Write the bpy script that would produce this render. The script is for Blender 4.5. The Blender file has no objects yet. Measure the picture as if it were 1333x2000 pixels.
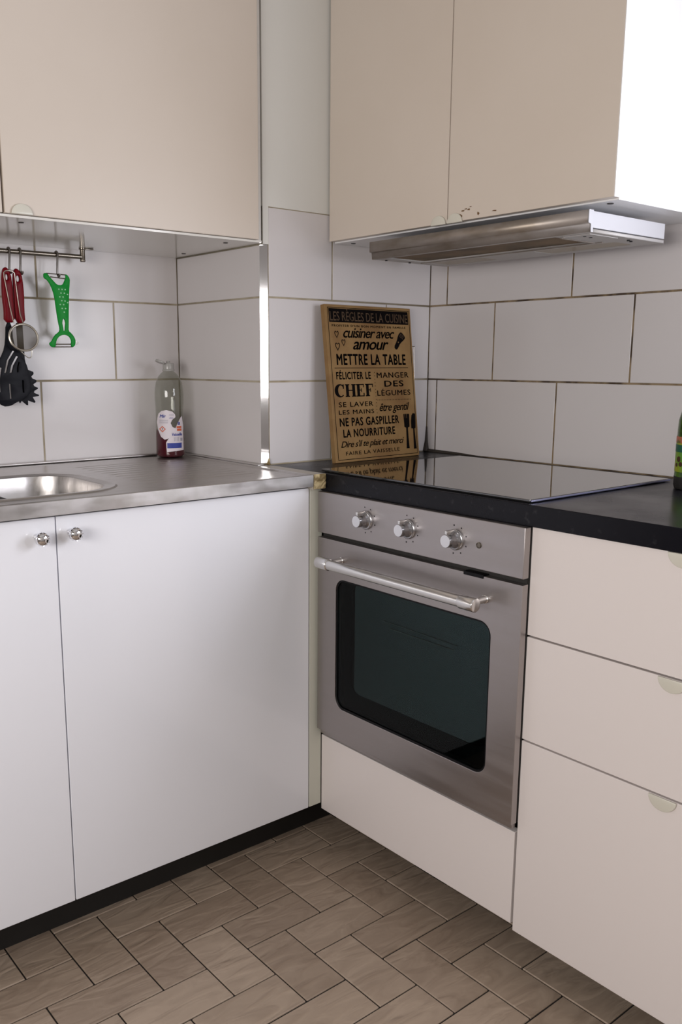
import bpy, bmesh, math, random
from mathutils import Vector, Matrix
random.seed(4)
C = bpy.context.scene.collection
PI = math.pi
# ------------------------------------------------------------------ camera
cam = bpy.data.cameras.new('camera'); co = bpy.data.objects.new('camera', cam); C.objects.link(co)
yaw, pit, rol = math.radians(38.79612), math.radians(-11.00401), math.radians(0.0866)
fw = Vector((math.sin(yaw)*math.cos(pit), math.cos(yaw)*math.cos(pit), math.sin(pit)))
rt = Vector((math.cos(yaw), -math.sin(yaw), 0)); up = rt.cross(fw)
r2 = rt*math.cos(rol)+up*math.sin(rol); u2 = -rt*math.sin(rol)+up*math.cos(rol)
M = Matrix((r2, u2, -fw)).transposed().to_4x4(); M.translation = Vector((-1.31042, -1.57338, 1.15454))
co.matrix_world = M
cam.sensor_fit = 'HORIZONTAL'; cam.sensor_width = 36; cam.lens = 1719.74183/1333*36
cam.shift_x = (666.5-600.5849)/1333; cam.shift_y = (1039.7773-1000)/1333
cam.clip_start = .02
bpy.context.scene.camera = co
# ------------------------------------------------------------------ light
sc = bpy.context.scene
sc.view_settings.view_transform = 'Standard'; sc.view_settings.look = 'None'
sc.view_settings.exposure = 0.0; sc.view_settings.gamma = 1; sc.view_settings.use_curve_mapping = False
w = bpy.data.worlds.new('world'); sc.world = w; w.use_nodes = True
w.node_tree.nodes['Background'].inputs[0].default_value = (.80, .88, 1, 1)
w.node_tree.nodes['Background'].inputs[1].default_value = 1.0
def area(name, loc, direction, sx, sy, power, col):
    l = bpy.data.lights.new(name, 'AREA'); l.shape = 'RECTANGLE'; l.size = sx; l.size_y = sy
    l.energy = power; l.color = col
    o = bpy.data.objects.new(name, l); C.objects.link(o); o.location = loc
    o.rotation_euler = Vector(direction).to_track_quat('-Z', 'Y').to_euler()
    return o
FZ = -.055                      # floor level
ZC = 2.45                       # ceiling
X0, Y0 = -2.45, -2.25           # left and front walls
WR = (-1.68, -.98, .98, 1.72) # window in right wall: y0 y1 z0 z1
WL = (-2.05, -.65, .95, 1.56)    # window in left wall
area('window_light_right', (.53, (WR[0]+WR[1])/2, (WR[2]+WR[3])/2), (-1, .2, 0), WR[1]-WR[0]-.06, WR[3]-WR[2]-.06, 14, (.91, .92, 1))
area('window_light_left', (X0+.03, (WL[0]+WL[1])/2, (WL[2]+WL[3])/2), (1, 0, 0), WL[1]-WL[0]-.06, WL[3]-WL[2]-.06, 34, (1, .95, .915))

WF = (.12, .52, 1.05, 1.75)     # window in front wall: x0 x1 z0 z1
area('window_light_front', ((WF[0]+WF[1])/2, Y0+.03, (WF[2]+WF[3])/2), (0, 1, 0), WF[1]-WF[0]-.06, WF[3]-WF[2]-.06, 8, (.91, .92, 1))

# ------------------------------------------------------------------ materials
def mat(name, col, rough=.5, metal=0, spec=.5, coat=0, bump=None, var=None, rvar=None, aniso=0, trans=0, ior=None, emis=None):
    """bump=(scale, strength, stretch) ; var=(scale, colour2, lo, hi, stretch)"""
    m = bpy.data.materials.new(name); m.use_nodes = True; nt = m.node_tree; N = nt.nodes; L = nt.links
    b = N['Principled BSDF']; b.inputs['Base Color'].default_value = (*col, 1)
    b.inputs['Roughness'].default_value = rough; b.inputs['Metallic'].default_value = metal
    b.inputs['Specular IOR Level'].default_value = spec; b.inputs['Coat Weight'].default_value = coat
    b.inputs['Coat Roughness'].default_value = .05
    b.inputs['Anisotropic'].default_value = aniso; b.inputs['Transmission Weight'].default_value = trans
    if ior: b.inputs['IOR'].default_value = ior
    tc = N.new('ShaderNodeTexCoord')
    def noise(scale, stretch, detail=4, dist=0):
        mp = N.new('ShaderNodeMapping'); mp.inputs['Scale'].default_value = stretch
        L.new(tc.outputs['Object'], mp.inputs[0])
        n = N.new('ShaderNodeTexNoise'); n.inputs['Scale'].default_value = scale; n.inputs['Detail'].default_value = detail
        n.inputs['Distortion'].default_value = dist
        L.new(mp.outputs[0], n.inputs[0]); return n
    if var:
        sc_, c2, lo, hi, st = var
        n = noise(sc_, st); r = N.new('ShaderNodeMapRange'); r.inputs[1].default_value = lo; r.inputs[2].default_value = hi
        L.new(n.outputs[0], r.inputs[0])
        x = N.new('ShaderNodeMix'); x.data_type = 'RGBA'; x.inputs[6].default_value = (*col, 1); x.inputs[7].default_value = (*c2, 1)
        L.new(r.outputs[0], x.inputs[0]); L.new(x.outputs[2], b.inputs['Base Color'])
    if rvar:
        sc_, r0, r1, st = rvar
        n = noise(sc_, st); r = N.new('ShaderNodeMapRange'); r.inputs[1].default_value = .35; r.inputs[2].default_value = .65
        r.inputs[3].default_value = r0; r.inputs[4].default_value = r1
        L.new(n.outputs[0], r.inputs[0]); L.new(r.outputs[0], b.inputs['Roughness'])
    if bump:
        sc_, s, st = bump[:3]
        n = noise(sc_, st, 3, bump[3] if len(bump) > 3 else 0); bp = N.new('ShaderNodeBump'); bp.inputs['Strength'].default_value = s
        bp.inputs['Distance'].default_value = .002
        L.new(n.outputs[0], bp.inputs['Height']); L.new(bp.outputs[0], b.inputs['Normal'])
    return m
I1 = (1, 1, 1)
m_white = mat('white_gloss_laminate', (.83, .84, .89), .13, bump=(3, .06, I1))
m_filler = mat('greenish_white_edge', (.62, .62, .54), .4)
m_cream = mat('cream_satin_laminate', (.64, .567, .495), .38, bump=(4, .04, I1), var=(2.2, (.61, .535, .46), .35, .7, I1))
m_drawer = mat('pale_cream_laminate', (.74, .685, .665), .36, bump=(4, .04, I1))
m_carcass = mat('white_melamine', (.76, .74, .70), .12)
m_carcass_r = mat('white_melamine_side', (.84, .84, .85), .3)
m_black = mat('black_and_plinth_shade', (.012, .011, .010), .6)  # shared black; on the sink plinth it stands in for shadow
m_gap = mat('dark_gap_shade_and_seal', (.02, .018, .016), .7)  # near-black puts the shade of gaps between fronts into the carcass colour
m_worktop = mat('black_worktop', (.006, .006, .009), .26, spec=.2, bump=(500, .05, I1), rvar=(6, .20, .34, I1), var=(60, (.03, .03, .034), .62, .8, I1))
m_tile = mat('white_glazed_tile', (.62, .59, .59), .25, bump=(5, .05, I1))
m_grout = mat('beige_grout', (.42, .37, .28), .9, var=(14, (.28, .23, .15), .4, .65, I1))
m_grout_d = mat('stained_brown_grout', (.27, .20, .12), .9, var=(22, (.06, .04, .025), .42, .62, I1))
m_paint = mat('off_white_wall_paint', (.68, .67, .63), .75, bump=(30, .15, I1))
m_paint2 = mat('painted_room_wall', (.42, .40, .38), .8)
m_ceil = mat('ceiling_paint', (.48, .47, .46), .85)
m_steel = mat('brushed_steel_sink', (.60, .575, .565), .35, 1, var=(30, (.53, .51, .49), .4, .65, (1, 12, 1)), rvar=(40, .28, .42, (.3, 9, 1)))
m_oven = mat('brushed_steel_oven', (.43, .40, .395), .38, 1, bump=(180, .05, (1, .02, 1)), rvar=(60, .34, .43, (1, .1, 1)))
m_chrome = mat('chrome', (.80, .80, .82), .06, 1)
m_knob = mat('dull_chrome_knob', (.46, .46, .48), .20, 1)
m_satin = mat('satin_aluminium', (.74, .73, .72), .22, 1)
m_knobf = mat('satin_knob_face', (.80, .80, .82), .35, 1)
RK = [[(0.008, -0.2014, 0.5854), (0.008, -0.4225, 0.583)], [(0.008, -0.2264, 0.5724), (0.008, -0.4133, 0.5718)]]
m_rail = mat('steel_rail', (.20, .175, .145), .25, 1)
m_dark = mat('black_plastic', (.004, .004, .005), .4, spec=.2)
m_hood = mat('greasy_steel', (.36, .32, .29), .42, .7, var=(12, (.26, .22, .18), .4, .65, (1, 1, 3)))
m_hoodw = mat('pale_painted_metal', (.50, .50, .53), .4)
m_hoodg = mat('grey_hood_underside', (.48, .46, .45), .45)
m_filter = mat('greasy_filter', (.20, .13, .065), .6, 0, bump=(900, .5, I1), var=(8, (.10, .065, .03), .4, .6, I1))
m_lampc = mat('yellowed_lamp_cover', (.26, .20, .12), .3)
m_tab = mat('translucent_plastic_tab', (.63, .61, .53), .3)
m_red = mat('red_plastic', (.15, .0, .005), .4, spec=.15)
m_green = mat('green_plastic', (.0, .24, .022), .4, spec=.15)
m_greenp = mat('pale_green_plastic', (.35, .72, .42), .4)
m_nylon = mat('black_nylon', (.004, .004, .007), .45, spec=.14)
m_wire = mat('steel_wire', (.62, .58, .50), .3, 1)
m_wood = mat('brown_plywood', (.27, .165, .066), .55, spec=.2, var=(9, (.185, .10, .038), .35, .65, (1, 1, .25)), bump=(60, .1, (1, 1, .1)))
m_ink = mat('black_ink', (.004, .003, .003), .7, spec=.04)
m_liquid = mat('dark_red_soap', (.10, .002, .014), .2, spec=.3)
m_label = mat('white_paper_label', (.72, .66, .70), .5)
m_blue = mat('blue_print', (.03, .05, .30), .5)
m_orange = mat('orange_print', (.62, .12, .05), .5)
m_grey = mat('grey_print', (.38, .36, .42), .5)
m_sealant = mat('yellowed_sealant', (.50, .40, .22), .7, bump=(120, .5, I1), var=(60, (.16, .11, .04), .45, .6, I1))
m_joint = mat('beige_joint_strip', (.46, .42, .36), .45)
m_mould = mat('mouldy_sealant', (.03, .022, .016), .7)
m_frame = mat('white_window_frame', (.8, .8, .8), .3)
m_chip = mat('exposed_brown_board', (.14, .07, .025), .8)
m_ggreen = mat('green_detergent_bottle', (.06, .14, .015), .22, coat=.3, var=(40, (.02, .06, .008), .4, .6, I1))
m_gyel = mat('yellow_green_label', (.32, .34, .02), .35, var=(30, (.10, .28, .03), .4, .6, I1))

def thin_glass(name, col, amount=.9, rough=.02, tr=None):
    m = bpy.data.materials.new(name); m.use_nodes = True; nt = m.node_tree; N = nt.nodes; L = nt.links
    out = N['Material Output']; N.remove(N['Principled BSDF'])
    t = N.new('ShaderNodeBsdfTransparent'); t.inputs[0].default_value = (*col, 1)
    g = N.new('ShaderNodeBsdfGlossy'); g.inputs['Roughness'].default_value = rough; g.inputs[0].default_value = (1, 1, 1, 1)
    f0 = ((tr or 1.5)-1)**2/((tr or 1.5)+1)**2
    lw = N.new('ShaderNodeLayerWeight'); lw.inputs[0].default_value = .5
    pw = N.new('ShaderNodeMath'); pw.operation = 'POWER'; pw.inputs[1].default_value = 5; L.new(lw.outputs['Facing'], pw.inputs[0])
    ma = N.new('ShaderNodeMath'); ma.operation = 'MULTIPLY_ADD'; ma.inputs[1].default_value = 1-f0; ma.inputs[2].default_value = f0; L.new(pw.outputs[0], ma.inputs[0])
    mx = N.new('ShaderNodeMixShader'); L.new(ma.outputs[0], mx.inputs[0]); L.new(t.outputs[0], mx.inputs[1]); L.new(g.outputs[0], mx.inputs[2])
    L.new(mx.outputs[0], out.inputs[0]); return m
m_pet = thin_glass('clear_plastic', (.76, .77, .73), tr=1.5)
m_ovenglass = thin_glass('dark_oven_glass', (.52, .58, .58), tr=1.22)
m_pane = thin_glass('window_glass', (.96, .98, .97))
m_gauze = bpy.data.materials.new('wire_gauze'); m_gauze.use_nodes = True
_n = m_gauze.node_tree; _b = _n.nodes['Principled BSDF']; _b.inputs['Base Color'].default_value = (.07, .055, .035, 1); _b.inputs['Metallic'].default_value = .0
_b.inputs['Roughness'].default_value = .5; _b.inputs['Alpha'].default_value = .62
m_inner = mat('inner_mirror_glass', (.31, .34, .345), .03, 1)
m_cook = mat('black_ceramic_glass', (.004, .004, .005), .025, spec=1.0, coat=1)
m_cookedge = mat('bevelled_glass_edge', (.20, .20, .30), .15, .6)

# floor tiles: slate relief, each tile with its own tint
m_ft = bpy.data.materials.new('slate_look_floor_tile'); m_ft.use_nodes = True
nt = m_ft.node_tree; N = nt.nodes; L = nt.links; b = N['Principled BSDF']
tc = N.new('ShaderNodeTexCoord'); oi = N.new('ShaderNodeObjectInfo')
va = N.new('ShaderNodeVectorMath'); va.operation = 'MULTIPLY_ADD'; va.inputs[1].default_value = (7, 9, 5)
cm = N.new('ShaderNodeCombineXYZ')
for k in range(3): L.new(oi.outputs['Random'], cm.inputs[k])
L.new(cm.outputs[0], va.inputs[0]); L.new(tc.outputs['Object'], va.inputs[2])
mp = N.new('ShaderNodeMapping'); mp.inputs['Scale'].default_value = (.8, 2.6, 1); mp.inputs['Rotation'].default_value = (0, 0, .6); L.new(va.outputs[0], mp.inputs[0])
n1 = N.new('ShaderNodeTexNoise'); n1.inputs['Scale'].default_value = 11; n1.inputs['Detail'].default_value = 2.5; n1.inputs['Distortion'].default_value = 1.3; n1.inputs['Roughness'].default_value = .45; L.new(mp.outputs[0], n1.inputs[0])
n2 = N.new('ShaderNodeTexNoise'); n2.inputs['Scale'].default_value = 60; n2.inputs['Detail'].default_value = 4; L.new(va.outputs[0], n2.inputs[0])
bp = N.new('ShaderNodeBump'); bp.inputs['Strength'].default_value = .8; bp.inputs['Distance'].default_value = .006; L.new(n1.outputs[0], bp.inputs['Height'])
bp2 = N.new('ShaderNodeBump'); bp2.inputs['Strength'].default_value = .12; bp2.inputs['Distance'].default_value = .001; L.new(n2.outputs[0], bp2.inputs['Height']); L.new(bp.outputs[0], bp2.inputs['Normal'])
L.new(bp2.outputs[0], b.inputs['Normal'])
mx = N.new('ShaderNodeMix'); mx.data_type = 'RGBA'; mx.inputs[6].default_value = (.44, .345, .265, 1); mx.inputs[7].default_value = (.30, .225, .168, 1)
ad = N.new('ShaderNodeMath'); ad.operation = 'MULTIPLY_ADD'; ad.inputs[1].default_value = .5; L.new(oi.outputs['Random'], ad.inputs[0]); L.new(n1.outputs[0], ad.inputs[2])
mr = N.new('ShaderNodeMapRange'); mr.inputs[1].default_value = .4; mr.inputs[2].default_value = 1.05; L.new(ad.outputs[0], mr.inputs[0])
L.new(mr.outputs[0], mx.inputs[0]); L.new(mx.outputs[2], b.inputs['Base Color']); b.inputs['Roughness'].default_value = .42
m_fgrout = mat('black_floor_grout', (.010, .008, .007), .9)

# ------------------------------------------------------------------ helpers
def nb(): return bmesh.new()
def box(bm, x0, x1, y0, y1, z0, z1, bev=0, seg=2):
    if x0 > x1: x0, x1 = x1, x0
    if y0 > y1: y0, y1 = y1, y0
    if z0 > z1: z0, z1 = z1, z0
    vs = [bm.verts.new((x, y, z)) for z in (z0, z1) for x, y in ((x0, y0), (x1, y0), (x1, y1), (x0, y1))]
    fs = [(3, 2, 1, 0), (4, 5, 6, 7), (0, 1, 5, 4), (1, 2, 6, 5), (2, 3, 7, 6), (3, 0, 4, 7)]
    faces = [bm.faces.new([vs[i] for i in f]) for f in fs]
    if bev:
        es = list({e for f in faces for e in f.edges})
        bmesh.ops.bevel(bm, geom=es, offset=bev, segments=seg, affect='EDGES', profile=.5)
    return bm
def B(*a, **k): return box(nb(), *a, **k)
def tube(bm, pts, r, n=10, cap=True):
    pts = [Vector(p) for p in pts]; rings = []; prev = None
    for i, p in enumerate(pts):
        t = (pts[min(i+1, len(pts)-1)]-pts[max(i-1, 0)]).normalized()
        if prev is None:
            a = t.orthogonal().normalized()
        else:
            a = (prev - t*prev.dot(t)).normalized()
        prev = a; bb = t.cross(a); rr = r[i] if isinstance(r, (list, tuple)) else r
        rings.append([bm.verts.new(p+(a*math.cos(2*PI*k/n)+bb*math.sin(2*PI*k/n))*rr) for k in range(n)])
    for q, s in zip(rings, rings[1:]):
        for k in range(n): bm.faces.new((q[k], q[(k+1) % n], s[(k+1) % n], s[k]))
    if cap:
        bm.faces.new(rings[0][::-1]); bm.faces.new(rings[-1])
    return bm
def lathe(bm, prof, org=(0, 0, 0), axis=(0, 0, 1), n=32, sc=(1, 1)):
    """prof: (r, h) pairs"""
    ax = Vector(axis).normalized(); a = ax.orthogonal().normalized(); bb = ax.cross(a); org = Vector(org); rings = []
    if abs(ax.z) > .9: a, bb = Vector((1, 0, 0)), Vector((0, 1, 0))
    for r, h in prof:
        if r < 1e-6: rings.append([bm.verts.new(org+ax*h)])
        else: rings.append([bm.verts.new(org+ax*h+(a*math.cos(2*PI*k/n)*sc[0]+bb*math.sin(2*PI*k/n)*sc[1])*r) for k in range(n)])
    for q, s in zip(rings, rings[1:]):
        for k in range(n):
            k2 = (k+1) % n
            if len(q) == 1 and len(s) == 1: continue
            if len(q) == 1: bm.faces.new((q[0], s[k2], s[k]))
            elif len(s) == 1: bm.faces.new((q[k], q[k2], s[0]))
            else: bm.faces.new((q[k], q[k2], s[k2], s[k]))
    if len(rings[0]) > 1: bm.faces.new(rings[0][::-1])
    if len(rings[-1]) > 1: bm.faces.new(rings[-1])
    return bm
def plate(outer, holes=(), th=.004, fn=None, bev=0):
    """flat plate with holes; 2-D points, fn maps (u, v, w) to 3-D, w in [-th/2, th/2]"""
    cu = bpy.data.curves.new('c', 'CURVE'); cu.dimensions = '2D'; cu.fill_mode = 'BOTH'; cu.extrude = th/2-bev; cu.bevel_depth = bev; cu.bevel_resolution = 1
    if bev: cu.offset = -bev
    for poly in [outer, *holes]:
        s = cu.splines.new('POLY'); s.points.add(len(poly)-1); s.use_cyclic_u = True
        for p, q in zip(s.points, poly): p.co = (q[0], q[1], 0, 1)
    o = bpy.data.objects.new('c', cu); me = bpy.data.meshes.new_from_object(o)
    bm = nb(); bm.from_mesh(me); bpy.data.objects.remove(o); bpy.data.curves.remove(cu); bpy.data.meshes.remove(me)
    bmesh.ops.remove_doubles(bm, verts=bm.verts, dist=1e-6)
    if fn:
        for v in bm.verts: v.co = Vector(fn(*v.co))
    bmesh.ops.recalc_face_normals(bm, faces=bm.faces)
    return bm
def join(*bms):
    out = nb()
    for b_ in bms:
        me = bpy.data.meshes.new('t'); b_.to_mesh(me); out.from_mesh(me); bpy.data.meshes.remove(me); b_.free()
    return out
def smooth_poly(p, it=1):
    for _ in range(it):
        q = []
        for i in range(len(p)):
            a, b_ = p[i], p[(i+1) % len(p)]
            q += [(a[0]*.75+b_[0]*.25, a[1]*.75+b_[1]*.25), (a[0]*.25+b_[0]*.75, a[1]*.25+b_[1]*.75)]
        p = q
    return p
def rrect(u0, u1, v0, v1, r, n=6):
    pts = []
    for cx, cy, a0 in ((u1-r, v1-r, 0), (u0+r, v1-r, 90), (u0+r, v0+r, 180), (u1-r, v0+r, 270)):
        for k in range(n+1):
            a = math.radians(a0+90*k/n); pts.append((cx+r*math.cos(a), cy+r*math.sin(a)))
    return pts
def world_loc(o):
    l = Vector((0, 0, 0))
    while o: l += o.location; o = o.parent
    return l
def obj(name, bm, m, parent=None, smooth=False, label=None, local=False, loc=None, kind=None, cat=None, group=None):
    me = bpy.data.meshes.new(name)
    if not local:
        if parent is None:
            if loc is None:
                xs = [v.co.x for v in bm.verts]; ys = [v.co.y for v in bm.verts]; zs = [v.co.z for v in bm.verts]
                loc = ((min(xs)+max(xs))/2, (min(ys)+max(ys))/2, min(zs))
            off = Vector(loc)
        else: off = world_loc(parent)
        for v in bm.verts: v.co -= off
    bm.to_mesh(me); bm.free(); me.materials.append(m)
    if smooth:
        me.polygons.foreach_set('use_smooth', [True]*len(me.polygons)); 
        try: me.set_sharp_from_angle(angle=math.radians(smooth if smooth is not True else 35))
        except Exception: pass
        if smooth == 40:      # flat big faces, smooth bevels only
            for p in me.polygons:
                if p.area > 2e-4: p.use_smooth = False
    o = bpy.data.objects.new(name, me); C.objects.link(o)
    if parent is None and loc is not None: o.location = loc
    if parent is not None: o.parent = parent
    for k, v in (('label', label), ('kind', kind), ('category', cat), ('group', group)):
        if v: o[k] = v
    return o
def pieces(name, bm, m, parent, **k):
    """every loose piece of bm becomes a part of its own"""
    seen = set(); groups = []
    for v in bm.verts:
        if v in seen: continue
        st_ = [v]; comp = []; seen.add(v)
        while st_:
            a = st_.pop(); comp.append(a)
            for e_ in a.link_edges:
                b_ = e_.other_vert(a)
                if b_ not in seen: seen.add(b_); st_.append(b_)
        groups.append(comp)
    out = []
    for comp in groups:
        nb_ = nb(); mp_ = {v: nb_.verts.new(v.co) for v in comp}; cs = set(comp)
        for f in {f for v in comp for f in v.link_faces}: nb_.faces.new([mp_[v] for v in f.verts])
        out.append(obj(name, nb_, m, parent, **k))
    bm.free(); return out
def thing(name, label, cat, loc, group=None, rot=None):
    o = bpy.data.objects.new(name, None); C.objects.link(o); o.location = loc; o.empty_display_size = .05
    o['label'] = label; o['category'] = cat
    if group: o['group'] = group
    if rot: o.rotation_euler = rot
    return o
def text_bm(s, bold=0.0, shear=0, space=1.0):
    cu = bpy.data.curves.new('t', 'FONT'); cu.body = s; cu.shear = shear; cu.space_character = space; cu.resolution_u = 3
    o = bpy.data.objects.new('t', cu); me = bpy.data.meshes.new_from_object(o)
    bm = nb(); bm.from_mesh(me)
    if bold > 0:          # heavier strokes: slightly shifted copies in the same plane
        for k, (dx, dy) in enumerate(((bold*2.4, 0), (bold*1.2, bold*.9), (bold*1.2, -bold*.9))):
            n0 = len(bm.verts); bm.from_mesh(me); bm.verts.ensure_lookup_table()
            for v in bm.verts[n0:]: v.co += Vector((dx, dy, 0))
    bpy.data.objects.remove(o); bpy.data.curves.remove(cu); bpy.data.meshes.remove(me)
    return bm
def fit_text(s, u0, u1, v0, v1, bold=.0, shear=0, space=1.0, w_=0.0, ref=None):
    """text mesh scaled into the box; baseline/cap extents taken from the text itself (or from ref)"""
    bm = text_bm(s, bold, shear, space)
    rb = text_bm(ref, bold, shear, space) if ref else bm
    xs = [v.co.x for v in bm.verts]; ys = [v.co.y for v in rb.verts]
    a, b_, c, d = min(xs), max(xs), min(ys), max(ys)
    for v in bm.verts:
        v.co = Vector((u0+(v.co.x-a)/(b_-a)*(u1-u0), v0+(v.co.y-c)/(d-c)*(v1-v0), w_))
    if ref: rb.free()
    return bm

# ------------------------------------------------------------------ room shell
XD, YA, YC, XB = .5585, .603, .2016, -.0206
G1, G2, G3 = 1.1046, 1.3066, 1.5155
def struct(name, bm, m, label=None, parent=None, **k):
    return obj(name, bm, m, parent, kind='structure', label=label, loc=(0, 0, 0) if parent is None else None, **k)
floor = struct('floor', B(X0, XD, Y0, YA, FZ-.10, FZ-.003), m_fgrout, 'floor of taupe slate-look tiles laid in herringbone with dark joints')
walls = {}
wb = struct('wall_back', join(B(X0, XB, YA+.0011, YA+.12, FZ-.1, G3-.06), B(X0, XB, YA+.0005, YA+.12, G3-.06, ZC)), m_grout, 'tiled wall behind the steel sink under the left cabinet')
wc = struct('wall_corner', plate([(XB+.0011, YA+.12), (XB+.0011, YC+.0165), (XB+.0165, YC+.0011), (XD, YC+.0011), (XD, YA+.12)], [], G3-FZ+.1, lambda u, v, w_: (u, v, (G3+FZ-.1)/2+w_)), m_grout, 'boxed-out tiled wall corner between sink and hob')
struct('trim_2', join(B(XB+.0002, XD, YC+.0006, YA+.12, G3, ZC)), m_paint, 'painted off-white wall above the corner tiles')
struct('trim_3', B(XB+.0001, -.0042, YC-.0002, YC+.003, 1.4290, G3), m_paint, 'painted margin beside the top corner tile')
hy0, hy1, hz0, hz1 = WR
wd = struct('wall_right', B(XD+.0011, XD+.12, -.93, YA, FZ-.1, ZC), m_grout_d, 'tiled wall behind the hob under the extractor hood')
struct('wall_side', join(B(XD+.0011, XD+.12, Y0, hy0, FZ-.1, ZC), B(XD+.0011, XD+.12, hy0, -.93, FZ-.1, hz0), B(XD+.0011, XD+.12, hy0, -.93, hz1, ZC)), m_paint2, 'painted wall with a window at the end of the black worktop')
def win_wall(name, axis, c0, c1, s0, s1, a0, a1, z0, z1, label):
    bm = nb()
    def bb(p, q, r, s):
        if axis == 'x': box(bm, c0, c1, p, q, r, s)
        else: box(bm, p, q, c0, c1, r, s)
    bb(s0, a0, FZ-.1, ZC); bb(a1, s1, FZ-.1, ZC); bb(a0, a1, FZ-.1, z0); bb(a0, a1, z1, ZC)
    return struct(name, bm, m_paint2, label)
win_wall('wall_left', 'x', X0-.12, X0, Y0, YA+.12, WL[0], WL[1], WL[2], WL[3], 'painted wall on the left with a window, out of view')
win_wall('wall_front', 'y', Y0-.12, Y0, X0, XD+.12, WF[0], WF[1], WF[2], WF[3], 'painted wall behind the viewer with a window')
struct('ceiling', B(X0-.12, XD+.12, Y0-.12, YA+.12, ZC, ZC+.08), m_ceil, 'plain white ceiling')
def window(n, axis, c, a0, a1, z0, z1, label):
    bm = nb()
    def bb(p, q, r, s, t=.03, mm=None):
        if axis == 'x': box(mm or bm, c-t, c+t, p, q, r, s)
        else: box(mm or bm, p, q, c-t, c+t, r, s)
    f = .045
    bb(a0, a0+f, z0, z1); bb(a1-f, a1, z0, z1); bb(a0+f, a1-f, z0, z0+f); bb(a0+f, a1-f, z1-f, z1)
    mid = (a0+a1)/2; bb(mid-.02, mid+.02, z0+f, z1-f)
    o = struct('window_%d' % n, bm, m_frame, label)
    for p, q in ((a0+f, mid-.02), (mid+.02, a1-f)):
        g = nb(); bb(p, q, z0+f, z1-f, .003, g); obj('pane', g, m_pane, o)
window(1, 'x', XD+.08, hy0, WR[1], hz0, hz1, 'white framed window in the right wall')
window(2, 'x', X0-.08, WL[0], WL[1], WL[2], WL[3], 'white framed window in the left wall')
struct('trim_4', B(XD+.0011, XD+.12, WR[1], -.93, hz0, hz1), m_paint2, 'jamb beside the right window')
window(3, 'y', Y0-.08, WF[0], WF[1], WF[2], WF[3], 'white framed window in the front wall')

# wall tiles ---------------------------------------------------------------
TW, GR, TT = .402, .0044, .008
def tiles(parent, axis, face, s0, s1, rows, dirn):
    """axis 'y': plane y=face (tiles run in x), body towards dirn"""
    for z0, z1, joints in rows:
        cuts = sorted([s0]+[j for j in joints if s0 < j < s1]+[s1])
        for a, b_ in zip(cuts, cuts[1:]):
            if b_-a < .008: continue
            g0 = GR/2 if a != s0 else .001; g1 = GR/2 if b_ != s1 else .001
            j = random.uniform(-.0003, .0003)
            if axis == 'y': bm = B(a+g0, b_-g1, face+j, face+j+TT*dirn, z0+GR/2, z1-GR/2, bev=.0009, seg=2)
            else: bm = B(face+j, face+j+TT*dirn, a+g0, b_-g1, z0+GR/2, z1-GR/2, bev=.0009, seg=2)
            obj('wall_tile', bm, m_tile, parent, smooth=40)
def js(p, lo=-3, hi=3): return [p+TW*k for k in range(lo*3, hi*3)]
ZB = .8990
tiles(wb, 'y', YA, -2.44, XB-.001, [(ZB-.0, G1, js(-.4242)), (G1, G2, js(-.2151)), (G2, G3-.06, js(-.4211))], 1)
tiles(wc, 'x', XB, YC+.011, YA, [(ZB, G1, []), (G1, G2, []), (G2, 1.4295, [])], 1)
tiles(wc, 'y', YC, XB+.016, XD-.001, [(ZB, G1, [.197]), (G1, G2, [.39]), (G2, G3, [.197])], 1)
tiles(wd, 'x', XD, -.93, YC, [(ZB, G1, js(.1674)), (G1, G2, js(-.0308)), (G2, G3, js(.1384)), (G3, G3+.205, js(-.06))], 1)
struct('trim_5', B(XD+.0004, XD+.02, -.93, YA, G3+.205, ZC), m_paint2, 'painted wall above the tiles over the hob')
# chrome corner trim: flat facet with rounded returns
prof = [(XB-.0002, YC+.0130), (XB-.0018, YC+.0118), (XB+.0122, YC-.0018), (XB+.0138, YC-.0002)]
bm = nb(); lo = [bm.verts.new((x, y, .9035)) for x, y in prof]; hi = [bm.verts.new((x, y, 1.4285)) for x, y in prof]
lo2 = [bm.verts.new((x+.002, y+.002, .9035)) for x, y in prof]; hi2 = [bm.verts.new((x+.002, y+.002, 1.4285)) for x, y in prof]
for i in range(len(prof)-1):
    bm.faces.new((lo[i], lo[i+1], hi[i+1], hi[i])); bm.faces.new((lo2[i+1], lo2[i], hi2[i], hi2[i+1]))
    bm.faces.new((hi[i], hi[i+1], hi2[i+1], hi2[i])); bm.faces.new((lo[i+1], lo[i], lo2[i], lo2[i+1]))
struct('trim_1', bm, m_chrome, 'chrome edge trim down the outer corner of the tiled wall', smooth=15)
# stained sealant in the corner behind the hob
bm = nb(); tube(bm, [(XD-.002, YC-.002, ZB+.001), (XD-.002, .08, ZB+.001), (XD-.001, .0, ZB)], [.007, .005, .002], 8)
tube(bm, [(XD-.004, YC-.003, .9), (XD-.0015, YC-.0015, .93), (XD-.001, YC-.001, .97)], [.010, .005, .002], 8)
struct('trim_6', bm, m_mould, 'blackened sealant in the corner behind the hob', smooth=True)
bm = nb(); tube(bm, [(-.012, YC-.004, .8995), (-.010, YC-.003, .906), (-.008, YC-.002, .915)], [.006, .004, .002], 8)
struct('trim_7', bm, m_sealant, 'yellow blob of sealant at the foot of the chrome trim', smooth=True)

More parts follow.
